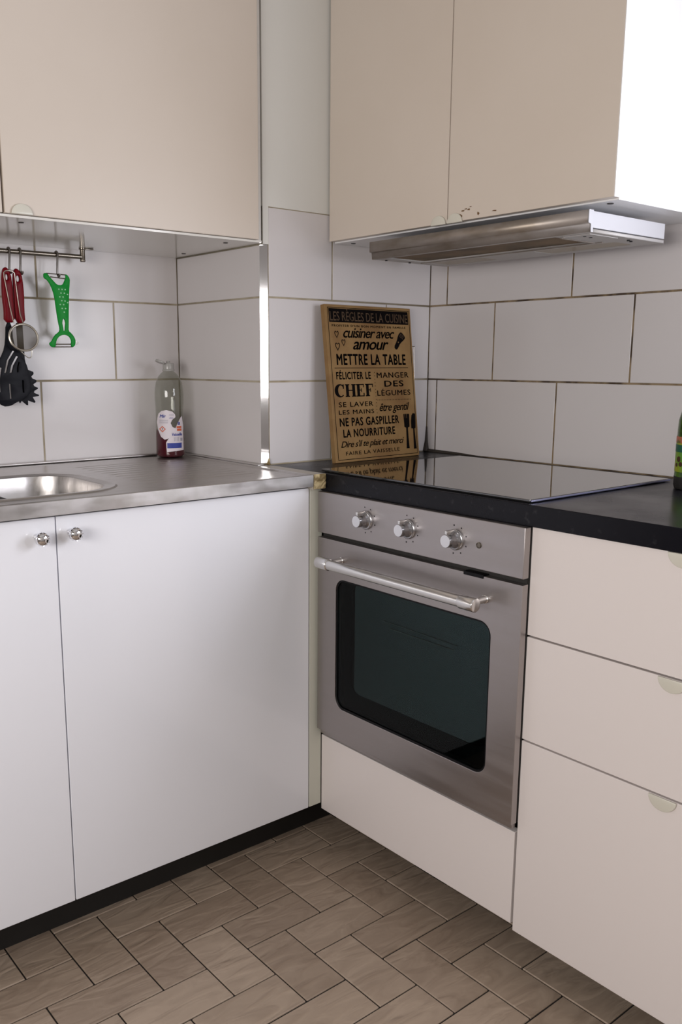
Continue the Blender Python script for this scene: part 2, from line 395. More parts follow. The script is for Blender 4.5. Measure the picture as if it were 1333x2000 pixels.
# floor tiles ----------------------------------------------------------------
ox, oy, m_ = -.37476, -.11191, .09962
half = .0016
def ft(x0, x1, y0, y1):
    bm = nb(); t = random.uniform(-.0003, .0003)
    box(bm, x0+half, x1-half, y0+half, y1-half, -.0095, 0, bev=.0014, seg=1)
    return bm
meshes = {}
def tile_mesh(vert):
    if vert not in meshes:
        a, b_ = (m_, 2*m_) if vert else (2*m_, m_)
        bm = ft(-a/2, a/2, -b_/2, b_/2); me = bpy.data.meshes.new('floor_tile'); bm.to_mesh(me); bm.free(); me.materials.append(m_ft); meshes[vert] = me
    return meshes[vert]
cands = []
for i in range(-26, 14):
    for j in range(-26, 10):
        if (i+j) % 4 == 3: x, y, v = ox+(i+.5)*m_, oy+(j-1)*m_, True
        elif (i+j) % 4 == 0: x, y, v = ox+(i+1)*m_, oy+(j-.5)*m_, False
        else: continue
        if X0+.1 < x < .20 and Y0+.1 < y < .26: cands.append((math.hypot(x+.35, y+.55), x, y, v))
cands.sort()
for d, x, y, v in cands[:290]:
    o = bpy.data.objects.new('floor_tile', tile_mesh(v)); C.objects.link(o); o.parent = floor
    o.location = (x, y, FZ+random.uniform(-.0004, .0003))
rest = nb()
for d, x, y, v in cands[290:]:
    a, b_ = (m_, 2*m_) if v else (2*m_, m_)
    box(rest, x-a/2+half, x+a/2-half, y-b_/2+half, y+b_/2-half, FZ-.0095, FZ)
obj('far_floor_tiles', rest, m_ft, floor, kind='stuff')

# ------------------------------------------------------------------ base units, sink run
def knob(parent, x, z):
    bm = nb(); lathe(bm, [(.0065, 0), (.0075, .001), (.0075, .003), (.0045, .006), (.0045, .011), (.0075, .0135), (.0112, .017), (.0132, .0215), (.0130, .026), (.0105, .030), (.0060, .0325), (0, .0333)], (x, -.0003, z), (0, -1, 0), 28)
    k = obj('knob', bm, m_chrome, parent, smooth=60)
    bm = nb()
    for q in range(12):
        a = 2*PI*q/12; tube(bm, [(x+.0112*math.cos(a), -.0185, z+.0112*math.sin(a)), (x+.0129*math.cos(a), -.0222, z+.0129*math.sin(a)), (x+.0116*math.cos(a), -.0290, z+.0116*math.sin(a))], .0012, 6)
    obj('ridges', bm, m_chrome, k, smooth=True, kind='stuff')
DZB, DZT = .0633, .8660
def sink_unit(x0, x1, kx, label):
    t = thing('base_cabinet', label, 'cabinet', ((x0+x1)/2, .3, FZ), 'white sink cabinets')
    obj('body', join(B(x0+.001, x0+.017, .0195, .56, DZB+.003, .862), B(x1-.017, x1-.001, .0195, .56, DZB+.003, .862), B(x0+.017, x1-.017, .0195, .56, DZB+.003, DZB+.02), B(x0+.017, x1-.017, .545, .56, DZB+.02, .862)), m_gap, t)
    d = obj('door', B(x0+.0012, x1-.0012, 0, .018, DZB, DZT, bev=.0012), m_white, t, smooth=40)
    knob(d, kx[0], kx[1])
    bm = nb()
    for sx in (x0+.03, x1-.03):
        for sy in (.17, .5): lathe(bm, [(.018, FZ), (.014, FZ+.01), (.014, DZB+.003)], (sx, sy, 0), n=12)
    pieces('foot', bm, m_black, t)
sink_unit(-.6559, -.0392, (-.6273, .8325), 'white glossy cabinet with one chrome knob, between the oven corner and its narrower neighbour')
sink_unit(-1.258, -.6559, (-.6930, .8305), 'white glossy cabinet at the left edge under the sink bowl, knob near its right side')
obj('filler_panel', B(-.0370, -.0006, .0004, .0184, DZB, .868, bev=.0008), m_filler, label='narrow greenish-white filler strip in the corner between sink cabinet and oven', cat='panel')
obj('plinth', B(-1.256, .181, .105, .121, FZ, DZB), m_black, label='recessed plinth under the white sink cabinets, its black standing in for the shadow there', cat='plinth', group=None)  # shadow under the doors is painted as the plinth's black
obj('plinth', B(.165, .181, -1.19, .104, FZ, .040), m_black, label='black plinth set back under the oven and cream drawers', cat='plinth')

# ------------------------------------------------------------------ stainless sink
ZS = .8997
sx0, sx1, sy0, sy1 = -1.258, -.0435, -.0198, .6005
sink = thing('sink_counter', 'stainless steel sink top with drainer and bowl at the left edge', 'sink', (-.65, .29, .868))
bx0, bx1, by0, by1 = -1.00, -.487, .078, .372
cxm, cym = (bx0+bx1)/2, (by0+by1)/2
base = rrect(bx0, bx1, by0, by1, .085, 10)
def ringpts(off, z, r=.085): return [Vector((x, y, z)) for x, y in rrect(bx0-off, bx1+off, by0-off, by1+off, r+off, 10)]
def outer(px, py, x0, x1, y0, y1):
    dx, dy = px-cxm, py-cym; t = 1e9
    for d, lo_, hi_ in ((dx, x0-cxm, x1-cxm), (dy, y0-cym, y1-cym)):
        if d > 1e-9: t = min(t, hi_/d)
        elif d < -1e-9: t = min(t, lo_/d)
    return cxm+dx*t, cym+dy*t
bm = nb(); n = len(base)
bowl_rings = [(-.075, .762, .02), (-.045, .748, .045), (-.022, .752, .065), (-.010, .775, .078), (-.003, .86, .085), (-.001, .887, .085), (0.001, .8955, .085), (.005, .8972, .085), (.016, .8974, .085), (.020, .8990, .085), (.026, .8990, .085), (.030, .8965, .085)]
rings = []
for off, z, r in bowl_rings:
    rings.append([bm.verts.new(p) for p in [Vector((x, y, z)) for x, y in rrect(bx0-off, bx1+off, by0-off, by1+off, max(.02, r+off), 10)]])
# deck to the outer rectangle (with corner points snapped)
def orect(inset, z):
    pts = [outer(x, y, sx0+inset, sx1-inset, sy0+inset, sy1-inset) for x, y in base]
    for cx_, cy_ in ((sx0+inset, sy0+inset), (sx1-inset, sy0+inset), (sx1-inset, sy1-inset), (sx0+inset, sy1-inset)):
        k = min(range(n), key=lambda q: (pts[q][0]-cx_)**2+(pts[q][1]-cy_)**2); pts[k] = (cx_, cy_)
    return [bm.verts.new((x, y, z)) for x, y in pts]
for ins, z in ((.024, .8965), (.020, .8972), (.015, .8994), (.010, .8999), (.004, .8999), (.0008, .8993), (0, .8984), (0, .8715), (.004, .8708)): rings.append(orect(ins, z))
for q, s in zip(rings, rings[1:]):
    for k in range(n):
        try: bm.faces.new((q[k], q[(k+1) % n], s[(k+1) % n], s[k]))
        except ValueError: pass
bm.faces.new(rings[0])
bmesh.ops.recalc_face_normals(bm, faces=bm.faces)
obj('sink_top', bm, m_steel, sink, smooth=30)
bm = nb(); lathe(bm, [(0, .0010), (.018, .0015), (.022, .004), (.038, .005), (.041, .002), (.041, 0)], (cxm, cym, .7615), n=28)
obj('drain', bm, m_chrome, sink, smooth=True)
bm = nb()
for k in range(11):
    y = .105+k*.036
    tube(bm, [(-.405, y, .8958), (-.395, y, .8961), (-.13, y, .8961), (-.12, y, .8958)], .0009, 6)
obj('drainer_rib', bm, m_steel, sink, smooth=True, kind='stuff')
obj('splash_flange', join(B(sx0, sx1+.021, .578, .601, .8985, .9035, bev=.002), B(-.0425, -.0222, .20, .5995, .8985, .9015, bev=.0012)), m_steel, sink, smooth=40)
obj('joint_strip', B(-.0430, -.0072, -.0180, .198, .864, .8992, bev=.0006), m_joint, sink)
bm = nb(); box(bm, -.0425, -.0075, -.0205, -.0182, .8660, .8988); bmesh.ops.subdivide_edges(bm, edges=bm.edges, cuts=5, use_grid_fill=True)
for v in bm.verts: v.co += Vector((0, random.uniform(-.0018, .0004), random.uniform(-.0008, .0008)))
obj('sealant', bm, m_sealant, sink, label='flaking yellow sealant at the end of the steel top')

# ------------------------------------------------------------------ worktop, hob
obj('worktop', B(-.0055, XD-.0005, -1.20, YC-.0005, .8587, .8988, bev=.0012), m_worktop, smooth=40, label='black laminate worktop running from the corner to the right edge', cat='worktop')
hob = thing('induction_hob', 'flat black glass hob set into the black worktop beside the wooden sign', 'hob', (.25, -.28, .8992))
hx0, hx1, hy0_, hy1_ = .0115, .497, -.5835, .0185
obj('glass_top', B(hx0, hx1, hy0_, hy1_, .9005, .9050, bev=.0008), m_cook, hob, smooth=40)
obj('seal', B(hx0+.006, hx1-.006, hy0_+.006, hy1_-.006, .8990, .9006), m_gap, hob)
obj('bevel_edge', join(B(hx0, hx1, hy0_-.0035, hy0_-.0002, .9006, .9042, bev=.0009)), m_cookedge, hob, label='pale bevelled glass edge')

# ------------------------------------------------------------------ oven
oven = thing('oven', 'built-in stainless steel oven with three knobs under the hob', 'oven', (.25, -.305, .2715))
oy0, oy1 = -.6000, -.0077; OX = -.0202
obj('housing', join(B(.0500, .50, -.592, -.012, .262, .8560), B(.0005, .05, -.592, -.5310, .262, .8560), B(.0005, .05, -.0730, -.012, .262, .8560), B(.0005, .05, -.5310, -.0730, .262, .3465), B(.0005, .05, -.5310, -.0730, .6625, .8560)), m_black, oven)
obj('inner_frame', join(B(-.0035, .0004, oy0+.002, oy1-.001, .7450, .7680), B(-.0012, .0004, oy0-.0005, oy0+.010, .272, .8575)), m_gap, oven)  # dark strips paint the shade in the gaps round the oven front
obj('control_panel', B(OX, -.0036, oy0, oy1, .7619, .8583, bev=.0012), m_oven, oven, smooth=40)
bm = plate([(oy0, .2715), (oy1, .2715), (oy1, .7503), (oy0, .7503)], [rrect(-.5305, -.0735, .3470, .6620, .028, 8)], .0160, lambda u, v, w_: (OX+.0083+w_, u, v), bev=.0008)
odoor = obj('door', bm, m_oven, oven, smooth=40)
def gfr(o_, r): return rrect(-.5305+o_, -.0735-o_, .3470+o_, .6620-o_, r, 8)
obj('window_border', plate(gfr(.0002, .028), [gfr(.004, .024)], .002, lambda u, v, w_: (OX+.0035+w_, u, v)), m_dark, odoor)
obj('glass', plate(gfr(.0002, .028), [], .002, lambda u, v, w_: (OX+.0062+w_, u, v)), m_ovenglass, odoor)
obj('inner_frame', plate(rrect(-.5305, -.0735, .347, .662, .027, 8), [rrect(-.512, -.098, .385, .652, .03, 8)], .001, lambda u, v, w_: (.0090+w_, u, v)), m_dark, odoor)
obj('inner_glass', B(.0100, .0110, -.5300, -.0740, .3475, .6615), m_inner, oven)
bm = nb()
for a, b_ in RK: tube(bm, [a, b_], .0006, 6)
pieces('reflection_line', bm, m_wire, oven)  # fine wires between the panes imitate faint reflections in the oven glass
# door underside lip
obj('bottom_trim', B(-.0120, -.0015, oy0+.004, oy1-.004, .2600, .2708), m_oven, oven)
# latch
obj('latch', B(-.0215, -.0030, -.5076, -.4580, .7455, .7530, bev=.001), m_dark, oven)
# handle
HX, HZ = -.070, .7072
bm = nb(); lathe(bm, [(.0117, .0), (.0117, .40)], (HX, -.497, HZ), (0, 1, 0), 28)
hd = obj('handle', bm, m_satin, odoor, smooth=50)
for ya, yb in ((-.534, -.495), (-.1085, -.0700)):
    bm = nb(); lathe(bm, [(.0, 0), (.0120, 0), (.0136, .0012), (.0138, .002), (.0138, yb-ya-.003), (.0128, yb-ya), (.0, yb-ya)], (HX, ya, HZ), (0, 1, 0), 28)
    obj('end_cap', bm, m_satin, hd, smooth=40)
for yp in (-.5145, -.0930):
    bm = nb(); lathe(bm, [(.0085, 0), (.0085, .003), (.0072, .004), (.0072, .046)], (OX, yp, HZ), (-1, 0, 0), 20)
    obj('handle_post', bm, m_satin, hd, smooth=40)
# knobs, dial marks, lamp
for q, (ky, kz) in enumerate(((-.1745, .8128), (-.3040, .8124), (-.4340, .8108))):
    bm = nb(); lathe(bm, [(.0212, 0), (.0212, .003), (.0200, .0045), (.0185, .005), (.0170, .0055), (.0142, .010), (.0135, .014), (.0130, .029), (.0124, .0300), (0, .0300)], (OX, ky, kz), (-1, 0, 0), 36)
    k = obj('knob', bm, m_knob, oven, smooth=35)
    bm = nb(); lathe(bm, [(.0122, .0301), (.0122, .0306), (0, .0307)], (OX, ky, kz), (-1, 0, 0), 32)
    obj('knob_face', bm, m_knobf, k, smooth=True)
    obj('pointer', B(OX-.0285, OX-.004, ky-.0032, ky+.0032, kz+.012, kz+.0205, bev=.0008), m_satin, k, smooth=40)
    bm = nb()
    for a in ((100, 60, 20, -20, -60, -100) if q else (100, 62, 25, -15, -55, -95)):
        ar = math.radians(a); yy, zz = ky-.0285*math.cos(ar), kz+.0285*math.sin(ar)
        if (q + a) % 3: box(bm, OX-.0003, OX+.0001, yy-.0012, yy+.0012, zz-.0013, zz+.0013)
        else:
            box(bm, OX-.0003, OX+.0001, yy-.0016, yy-.0005, zz-.0015, zz+.0015); box(bm, OX-.0003, OX+.0001, yy+.0004, yy+.0015, zz-.0015, zz+.0015)
    pieces('dial_mark', bm, m_ink, oven)
bm = nb(); lathe(bm, [(.0062, 0), (.0062, .0012), (.0048, .0016), (.0044, .0008), (0, .0014)], (OX, -.4935, .8089), (-1, 0, 0), 20)
obj('indicator_lamp', bm, m_rail, oven, smooth=True)

# ------------------------------------------------------------------ oven housing panel and drawers
oh = thing('oven_cabinet', 'cream cabinet carrying the oven, its plain panel below the oven door', 'cabinet', (.28, -.3, FZ))
obj('front_panel', B(0, .018, -.5950, -.0010, .0485, .2475, bev=.001), m_drawer, oh, smooth=40)
obj('body', join(B(.0190, .54, -.5975, -.5930, .045, .855), B(.0190, .54, -.0100, -.0015, .045, .855), B(.019, .54, -.5930, -.010, .045, .060)), m_gap, oh)
dr = thing('drawer_cabinet', 'cream three-drawer cabinet at the right edge beside the oven', 'cabinet', (.28, -.9, FZ))
obj('body', B(.0195, .545, -1.196, -.6004, .040, .8580), m_gap, dr)
def tab(parent, c, s, up_=1, r=.0250, front=0, axis='x'):
    """half-moon finger tab on a front; c = (y or x, z at the edge)"""
    p = [(c[0]-r, c[1])]+[(c[0]-r*math.cos(PI*k/14), c[1]+up_*r*.92*math.sin(PI*k/14)) for k in range(1, 14)]+[(c[0]+r, c[1])]
    fn = (lambda u, v, w_: (front-.0022+w_, u, v)) if axis == 'x' else (lambda u, v, w_: (u, front-.0022+w_, v))
    t_ = obj('finger_tab', plate(p, [], .0044, fn, bev=.0012), m_tab, parent, smooth=50)
    return t_
obj('side_panel', B(.0190, .545, -1.1985, -1.1962, .037, .8580), m_drawer, dr)
for z0, z1 in ((.6530, .8580), (.4460, .6495), (.0365, .4425)):
    d = obj('drawer', B(0, .018, -1.1960, -.6004, z0, z1, bev=.001), m_drawer, dr, smooth=40)
    tab(d, (-.890, z1-.0002), 1, -1)

# ------------------------------------------------------------------ upper cabinets
ur = thing('wall_cabinet', 'cream two-door wall cabinet on the right above the extractor hood', 'cabinet', (.37, -.2, 1.445))
UX = .182
obj('body', B(UX+.0192, XD-.001, -.6050, .1985, 1.4465, 2.15, bev=.0008), m_carcass_r, ur, smooth=40)
for y0, y1, ty in ((-.1990, .1965, -.1765), (-.6062, -.2015, -.2235)):
    d = obj('door', B(UX, UX+.018, y0, y1, 1.4495, 2.15, bev=.001), m_cream, ur, smooth=40)
    p_ = tab(d, (ty, 1.4470), 1, 1, .0215, UX)
obj('door_edge', B(UX+.0002, UX+.0178, -.6078, -.6063, 1.4495, 2.15), m_carcass_r, ur)
bm = nb()
for x, y in ((.225, -.572), (.235, .165)): lathe(bm, [(.0060, 0), (.0060, .0012)], (x, y, 1.4453), n=14)
pieces('screw_hole', bm, m_gap, ur)
bm = nb()
for y, z, a, b_ in ((-.2445, 1.4690, .005, .0016), (-.2530, 1.4720, .004, .0012), (-.2610, 1.4700, .004, .0022), (-.2660, 1.4750, .003, .001), (-.2870, 1.4590, .0030, .0035), (-.3310, 1.4590, .0060, .0014), (-.2380, 1.4590, .0050, .0050)):
    pts = [(y+a*math.cos(t_*1.05)*(1+.35*math.sin(t_*3.1+y*90)), z+b_*math.sin(t_*1.05)*(1+.3*math.cos(t_*2+z*77))) for t_ in range(6)]
    b2 = plate(pts, [], .0004, lambda u, v, w_: (UX-.0003+w_, u, v)); me = bpy.data.meshes.new('t'); b2.to_mesh(me); bm.from_mesh(me); b2.free()
pieces('chip', bm, m_chip, ur)
ul = thing('wall_cabinet', 'cream wall cabinet on the left above the steel sink', 'cabinet', (-.65, .4, 1.43))
obj('body', B(-1.258, -.0232, .2045, YA-.001, 1.4300, 2.15, bev=.0008), m_carcass, ul, smooth=40)
obj('bottom_edge', B(-1.258, -.0300, .1935, .2040, 1.4295, 1.4345, bev=.0005), m_carcass, ul)
for x0, x1, tx in ((-.6475, -.0440, -.614), (-1.256, -.6520, -1.21)):
    d = obj('door', B(x0, x1, .185, .2030, 1.4352, 2.15, bev=.001), m_cream, ul, smooth=40)
    tab(d, (tx, 1.4350), 1, 1, .0215, .185, 'y')
bm = nb()
for x, y in ((-.590, .252), (-.060, .50), (-.095, .25)): lathe(bm, [(.0055, 0), (.0055, .0010)], (x, y, 1.4290), n=14)
pieces('screw_hole', bm, m_gap, ul)

# ------------------------------------------------------------------ extractor hood
hood = thing('extractor_hood', 'slim grey extractor hood pulled out under the right wall cabinet', 'extractor hood', (.31, -.26, 1.393))
h0, h1, hxf, hxb = -.558, .042, .178, .447
hz0_, hz1_ = 1.3932, 1.4318
bm = nb(); box(bm, hxf+.013, hxb, h0, h1, hz0_+.0085, hz1_, bev=.001)
obj('housing', bm, m_hoodw, hood, smooth=40)
# visor front with stepped profile
pr = [(hxf-.001, hz1_+.001), (hxf-.001, hz0_+.0165), (hxf+.006, hz0_+.0150), (hxf+.0075, hz0_+.0005), (hxf+.0128, hz0_+.0002), (hxf+.0128, hz1_+.001)]
bm = plate(pr, [], h1-h0-.001, lambda u, v, w_: (u, (h0+h1)/2+w_, v)); obj('visor', bm, m_hood, hood)
bm = plate([(hxf-.0012, hz1_+.0012), (hxf-.0012, hz0_+.0163), (hxf+.0062, hz0_+.0148), (hxf+.0074, hz0_+.0002), (hxf+.0129, hz0_), (hxf+.0129, hz1_+.0012)], [], .0022, lambda u, v, w_: (u, h0-.0012+w_, v)); obj('end_cap', bm, m_hoodw, hood)
fr = plate([(hxf+.0135, h0+.0005), (hxb-.0005, h0+.0005), (hxb-.0005, h1-.0005), (hxf+.0135, h1-.0005)], [[(.200, -.470), (.330, -.470), (.330, .008), (.200, .008)], rrect(.352, .420, -.505, -.300, .012, 4), rrect(.352, .420, -.150, .010, .012, 4)], .006, lambda u, v, w_: (u, v, hz0_+.0035+w_))
obj('underside', fr, m_hoodg, hood)
obj('filter', B(.200, .330, -.470, .008, hz0_+.0040, hz0_+.0080), m_filter, hood)
for a, b_ in ((-.505, -.300), (-.150, .010)):
    obj('lamp_cover', B(.3525, .4195, a+.0005, b_-.0005, hz0_+.0010, hz0_+.0080, bev=.002), m_lampc, hood, smooth=40)
obj('filter_rim', join(B(.330, .334, -.49, .02, hz0_-.0012, hz0_+.0004), B(.215, .33, -.4745, -.4705, hz0_-.0012, hz0_+.0004)), m_hood, hood)
obj('switch_panel', B(.205, .30, -.545, -.485, hz0_-.0010, hz0_+.0004, bev=.0004), m_hoodg, hood)
bm = nb()
for x, y in ((.225, -.520), (.245, -.520), (.345, -.540), (.362, -.535), (.30, .028), (.22, .028)): lathe(bm, [(.0032, 0), (.0032, .002)], (x, y, hz0_-.0018), n=10)
pieces('screw', bm, m_dark, hood)

# ------------------------------------------------------------------ utensil rail and hooks
RY, RZ = .560, 1.4085
rail = thing('utensil_rail', 'steel rail fixed under the left wall cabinet', 'rail', (-.55, RY, RZ))
bm = nb(); tube(bm, [(-.95, RY, RZ), (-.3175, RY, RZ)], .0056, 16); obj('bar', bm, m_rail, rail, smooth=50)
for bx in (-.3160, -.94):
    bm = nb(); lathe(bm, [(.0058, -.0120), (.0070, -.0095), (.0064, -.0065), (.0064, .0165), (.0085, .0180), (.0085, .0212)], (bx, RY, RZ), n=18)
    br = obj('bracket', bm, m_rail, rail, smooth=40)
    obj('foot_plate', B(bx-.004, bx+.028, RY-.006, RY+.006, RZ+.0180, RZ+.0214, bev=.0012), m_rail, br, smooth=40)
m_hookm = mat('grey_steel_hook', (.26, .24, .22), .3, 1)
def hook(x, zb, label, tilt=-.004):
    t = thing('s_hook', label, 'hook', (x, RY, RZ), 'hooks on the utensil rail')
    pts = []
    for k in range(9):
        a = math.radians(190-k*30+20); pts.append((x, RY+.0082*math.cos(a)*1, RZ+.0082*math.sin(a)))
    pts = [(x, RY+.0082*math.cos(math.radians(a)), RZ+.0082*math.sin(math.radians(a))) for a in range(-20, 200, 20)]
    pts += [(x+tilt*.3, RY-.0086, RZ-.012), (x+tilt*.7, RY-.010, (RZ+zb)/2), (x+tilt, RY-.0100, zb+.008)]
    pts += [(x+tilt+.001, RY-.0100-.006+.006*math.cos(math.radians(a)), zb+.006+.006*math.sin(math.radians(a))) for a in range(-10, -200, -30)]
    bm = nb(); tube(bm, pts, .0025, 8); obj('hook', bm, m_hookm, t, smooth=True)
hook(-.5035, 1.3575, 'leftmost steel hook on the rail, holding the slotted turner')
hook(-.4770, 1.3565, 'middle steel hook on the rail, holding the spaghetti server')
hook(-.3850, 1.3560, 'steel hook on the rail holding the green peeler')

# zoomed-photo outlines turned into metres on the plane of the hanging tools
def Z5(p): return (-.3959+(p[0]/5.883-105)*.00131, 1.3630-(p[1]/5.883+470-533)*.00121)
def Z11(p): return (-.3979+(p[0]/11.11-105)*.00133, 1.3630-(p[1]/11.11+470-533)*.00122-.002)
def Z10(p): return (-.3979+(p[0]/10.52-105)*.00133, 1.3610-(p[1]/10.52+620-533)*.00122)
py_ = RY-.015
peeler = thing('peeler', 'bright green plastic peeler with a grater middle hanging from the rail', 'peeler', (-.395, py_, 1.19))
po = [(480, 375), (520, 370), (545, 410), (600, 470), (630, 500), (690, 500), (715, 455), (735, 400), (725, 375), (750, 375), (780, 420), (775, 480), (765, 560), (755, 700), (745, 860), (740, 960), (735, 1030), (770, 1060), (805, 1110), (815, 1160), (800, 1210), (765, 1225), (755, 1190), (765, 1150), (745, 1100), (700, 1075), (640, 1085), (600, 1120), (580, 1170), (575, 1225), (525, 1225), (500, 1180), (530, 1160), (570, 1085), (625, 1045), (635, 1010), (620, 930), (605, 800), (590, 620), (560, 520), (520, 450), (480, 430)]
tear = [(685, 885), (697, 905), (703, 940), (696, 990), (692, 1030), (678, 1030), (674, 990), (666, 940), (673, 905)]
pbody = obj('handle', plate([Z5(p) for p in smooth_poly(po)], [[Z5(p) for p in tear]], .005, lambda u, v, w_: (u, py_+w_, v), bev=.001), m_green, peeler, smooth=50)
bm = nb()
for p in ((643, 550), (680, 550), (716, 550), (665, 593), (704, 593), (740, 605), (650, 637), (687, 637), (670, 680), (708, 683), (738, 700), (650, 725), (690, 725), (670, 770), (710, 770), (692, 812)):
    u, v = Z5(p); lathe(bm, [(.0019, 0), (.0017, .0010), (.0008, .0018), (0, .0019)], (u, py_-.0024, v), (0, -1, 0), 10)
pieces('grater_tooth', bm, m_greenp, peeler, smooth=True)
def blade(a, b_, c, d):
    pa, pb, pc, pd = Z5(a), Z5(b_), Z5(c), Z5(d)
    bm = nb(); tube(bm, [(pa[0], py_, pa[1]), (pb[0], py_, pb[1])], .0013, 8); tube(bm, [(pc[0], py_, pc[1]), (pd[0], py_, pd[1])], .0013, 8)
    obj('blade', bm, m_rail, peeler, smooth=True)
blade((515, 374), (740, 380), (555, 412), (728, 424)); blade((560, 1190), (770, 1187), (548, 1222), (775, 1218))
u0, v0 = Z5((828, 1170)); bm = nb(); tube(bm, [(u0+.0035*math.cos(a*PI/6), py_, v0+.0035*math.sin(a*PI/6)) for a in range(13)], .0006, 6); obj('pin', bm, m_wire, peeler)

hy_ = RY-.014
def red_handle(parent, pts, hole, y):
    h = obj('handle', plate([Z11(p) for p in smooth_poly(pts)], [[Z11(p) for p in smooth_poly(hole)]], .013, lambda u, v, w_: (u, y+w_, v), bev=.0035), m_red, parent, smooth=60)
    return h
turner = thing('slotted_turner', 'black slotted turner with red handle, leftmost on the rail', 'kitchen utensil', (-.52, hy_, 1.05), 'red handled utensils')
red_handle(turner, [(130, 620), (90, 690), (62, 900), (60, 1300), (78, 1500), (65, 1770), (285, 1770), (275, 1400), (268, 850), (232, 700), (180, 620)], [(150, 760), (185, 760), (200, 820), (185, 885), (150, 885), (140, 820)], hy_)
th = [(88, 100), (200, 100), (215, 500), (280, 640), (360, 800), (430, 900), (470, 1050), (520, 1400), (480, 1560), (300, 1680), (200, 1720), (90, 1790), (-60, 1800), (-200, 1650), (-250, 1300), (-160, 960), (0, 720), (60, 480)]
def slit(p, q, r, w_): return [(p[0]-w_, p[1]), (p[0]+w_, p[1]+10), (q[0]+w_, q[1]), (r[0]+w_, r[1]), (r[0]-w_, r[1]), (q[0]-w_, q[1])]
obj('blade', plate([Z10(p) for p in smooth_poly(th)], [[Z10(p) for p in slit((205, 660), (85, 860), (22, 1110), 18)], [Z10(p) for p in slit((270, 770), (165, 960), (125, 1110), 20)], [Z10(p) for p in slit((96, 1330), (94, 1450), (98, 1640), 14)], [Z10(p) for p in slit((300, 890), (270, 1000), (262, 1100), 13)], [Z10(p) for p in slit((-60, 1000), (-110, 1250), (-110, 1500), 20)], [Z10(p) for p in slit((352, 1260), (350, 1400), (352, 1520), 14)]], .004, lambda u, v, w_: (u, hy_-.001+w_, v), bev=.0008), m_nylon, turner, smooth=50)
server = thing('spaghetti_server', 'black toothed spaghetti server with red handle beside the slotted turner', 'kitchen utensil', (-.49, hy_+.016, 1.06), 'red handled utensils')
sy_ = hy_+.0015
red_handle(server, [(350, 630), (312, 710), (294, 900), (294, 1400), (300, 1775), (500, 1775), (490, 1500), (505, 1200), (492, 850), (462, 710), (400, 635)], [(372, 775), (415, 775), (435, 840), (415, 905), (372, 905), (358, 840)], sy_)
sh = [(320, 100), (440, 100), (446, 830), (470, 1000), (490, 1050), (600, 1095), (603, 1140), (555, 1192), (570, 1228), (655, 1270), (650, 1310), (588, 1352), (600, 1390), (676, 1430), (670, 1452), (602, 1490), (590, 1530), (692, 1580), (680, 1602), (560, 1622), (612, 1725), (590, 1742), (492, 1702), (462, 1690), (460, 1790), (430, 1782), (340, 1690), (304, 1742), (285, 1690), (230, 1500), (260, 1000), (325, 830)]
obj('toothed_head', plate([Z10(p) for p in sh], [], .005, lambda u, v, w_: (u, sy_+.008+w_, v), bev=.0008), m_nylon, server, smooth=40)
# strainer
st = thing('tea_strainer', 'small round wire mesh strainer hanging in front of the red handles', 'strainer', (-.50, hy_-.02, 1.17))
cu_, cv_ = Z10((357, 395)); ys = hy_-.022
bm = nb(); tube(bm, [(cu_+.0345*math.cos(a*PI/18), ys+.004*math.sin(a*PI/18), cv_+.0310*math.sin(a*PI/18)) for a in range(36)]+[(cu_+.0345, ys, cv_), (cu_+.0345*math.cos(PI/18), ys+.0007, cv_+.0054)], .0026, 8, False); obj('rim', bm, m_wire, st, smooth=True)
bm = nb(); NR = 8; rs = []
for i in range(NR+1):
    a = PI/2*i/NR; r = math.cos(a)
    rs.append([bm.verts.new((cu_+.0335*r*math.cos(k*PI/14), ys+.004*r*math.sin(k*PI/14)+.0, cv_+.030*r*math.sin(k*PI/14))) if i < NR else None for k in range(28)])
    if i < NR:
        for v in rs[-1]: v.co.y += -.0 + .010*math.sin(a)
top_ = bm.verts.new((cu_, ys+.010, cv_))
for i in range(NR-1):
    for k in range(28): bm.faces.new((rs[i][k], rs[i][(k+1) % 28], rs[i+1][(k+1) % 28], rs[i+1][k]))
for k in range(28): bm.faces.new((rs[NR-1][k], rs[NR-1][(k+1) % 28], top_))
obj('gauze', bm, m_gauze, st, smooth=True)
a1 = [Z11(p) for p in ((207, 1790), (175, 1450), (125, 1050), (95, 830), (92, 735), (120, 705), (165, 690))]; a2 = [Z11(p) for p in ((260, 700), (305, 735), (316, 900), (340, 1250), (372, 1600), (398, 1790))]
yh = hy_-.0095
pts = [(u, yh-.004*0, v) for u, v in a1+a2]; pts[0] = (pts[0][0], ys+.003, pts[0][2]); pts[-1] = (pts[-1][0], ys+.003, pts[-1][2])
bm = nb(); tube(bm, pts, .0012, 8); obj('wire_handle', bm, m_wire, st, smooth=True)
lp = [Z10(p) for p in ((265, 655), (350, 745), (420, 802), (460, 808), (485, 780), (505, 660))]
bm = nb(); tube(bm, [(u, ys, v) for u, v in lp], .0011, 8); obj('rest_loop', bm, m_wire, st, smooth=True)

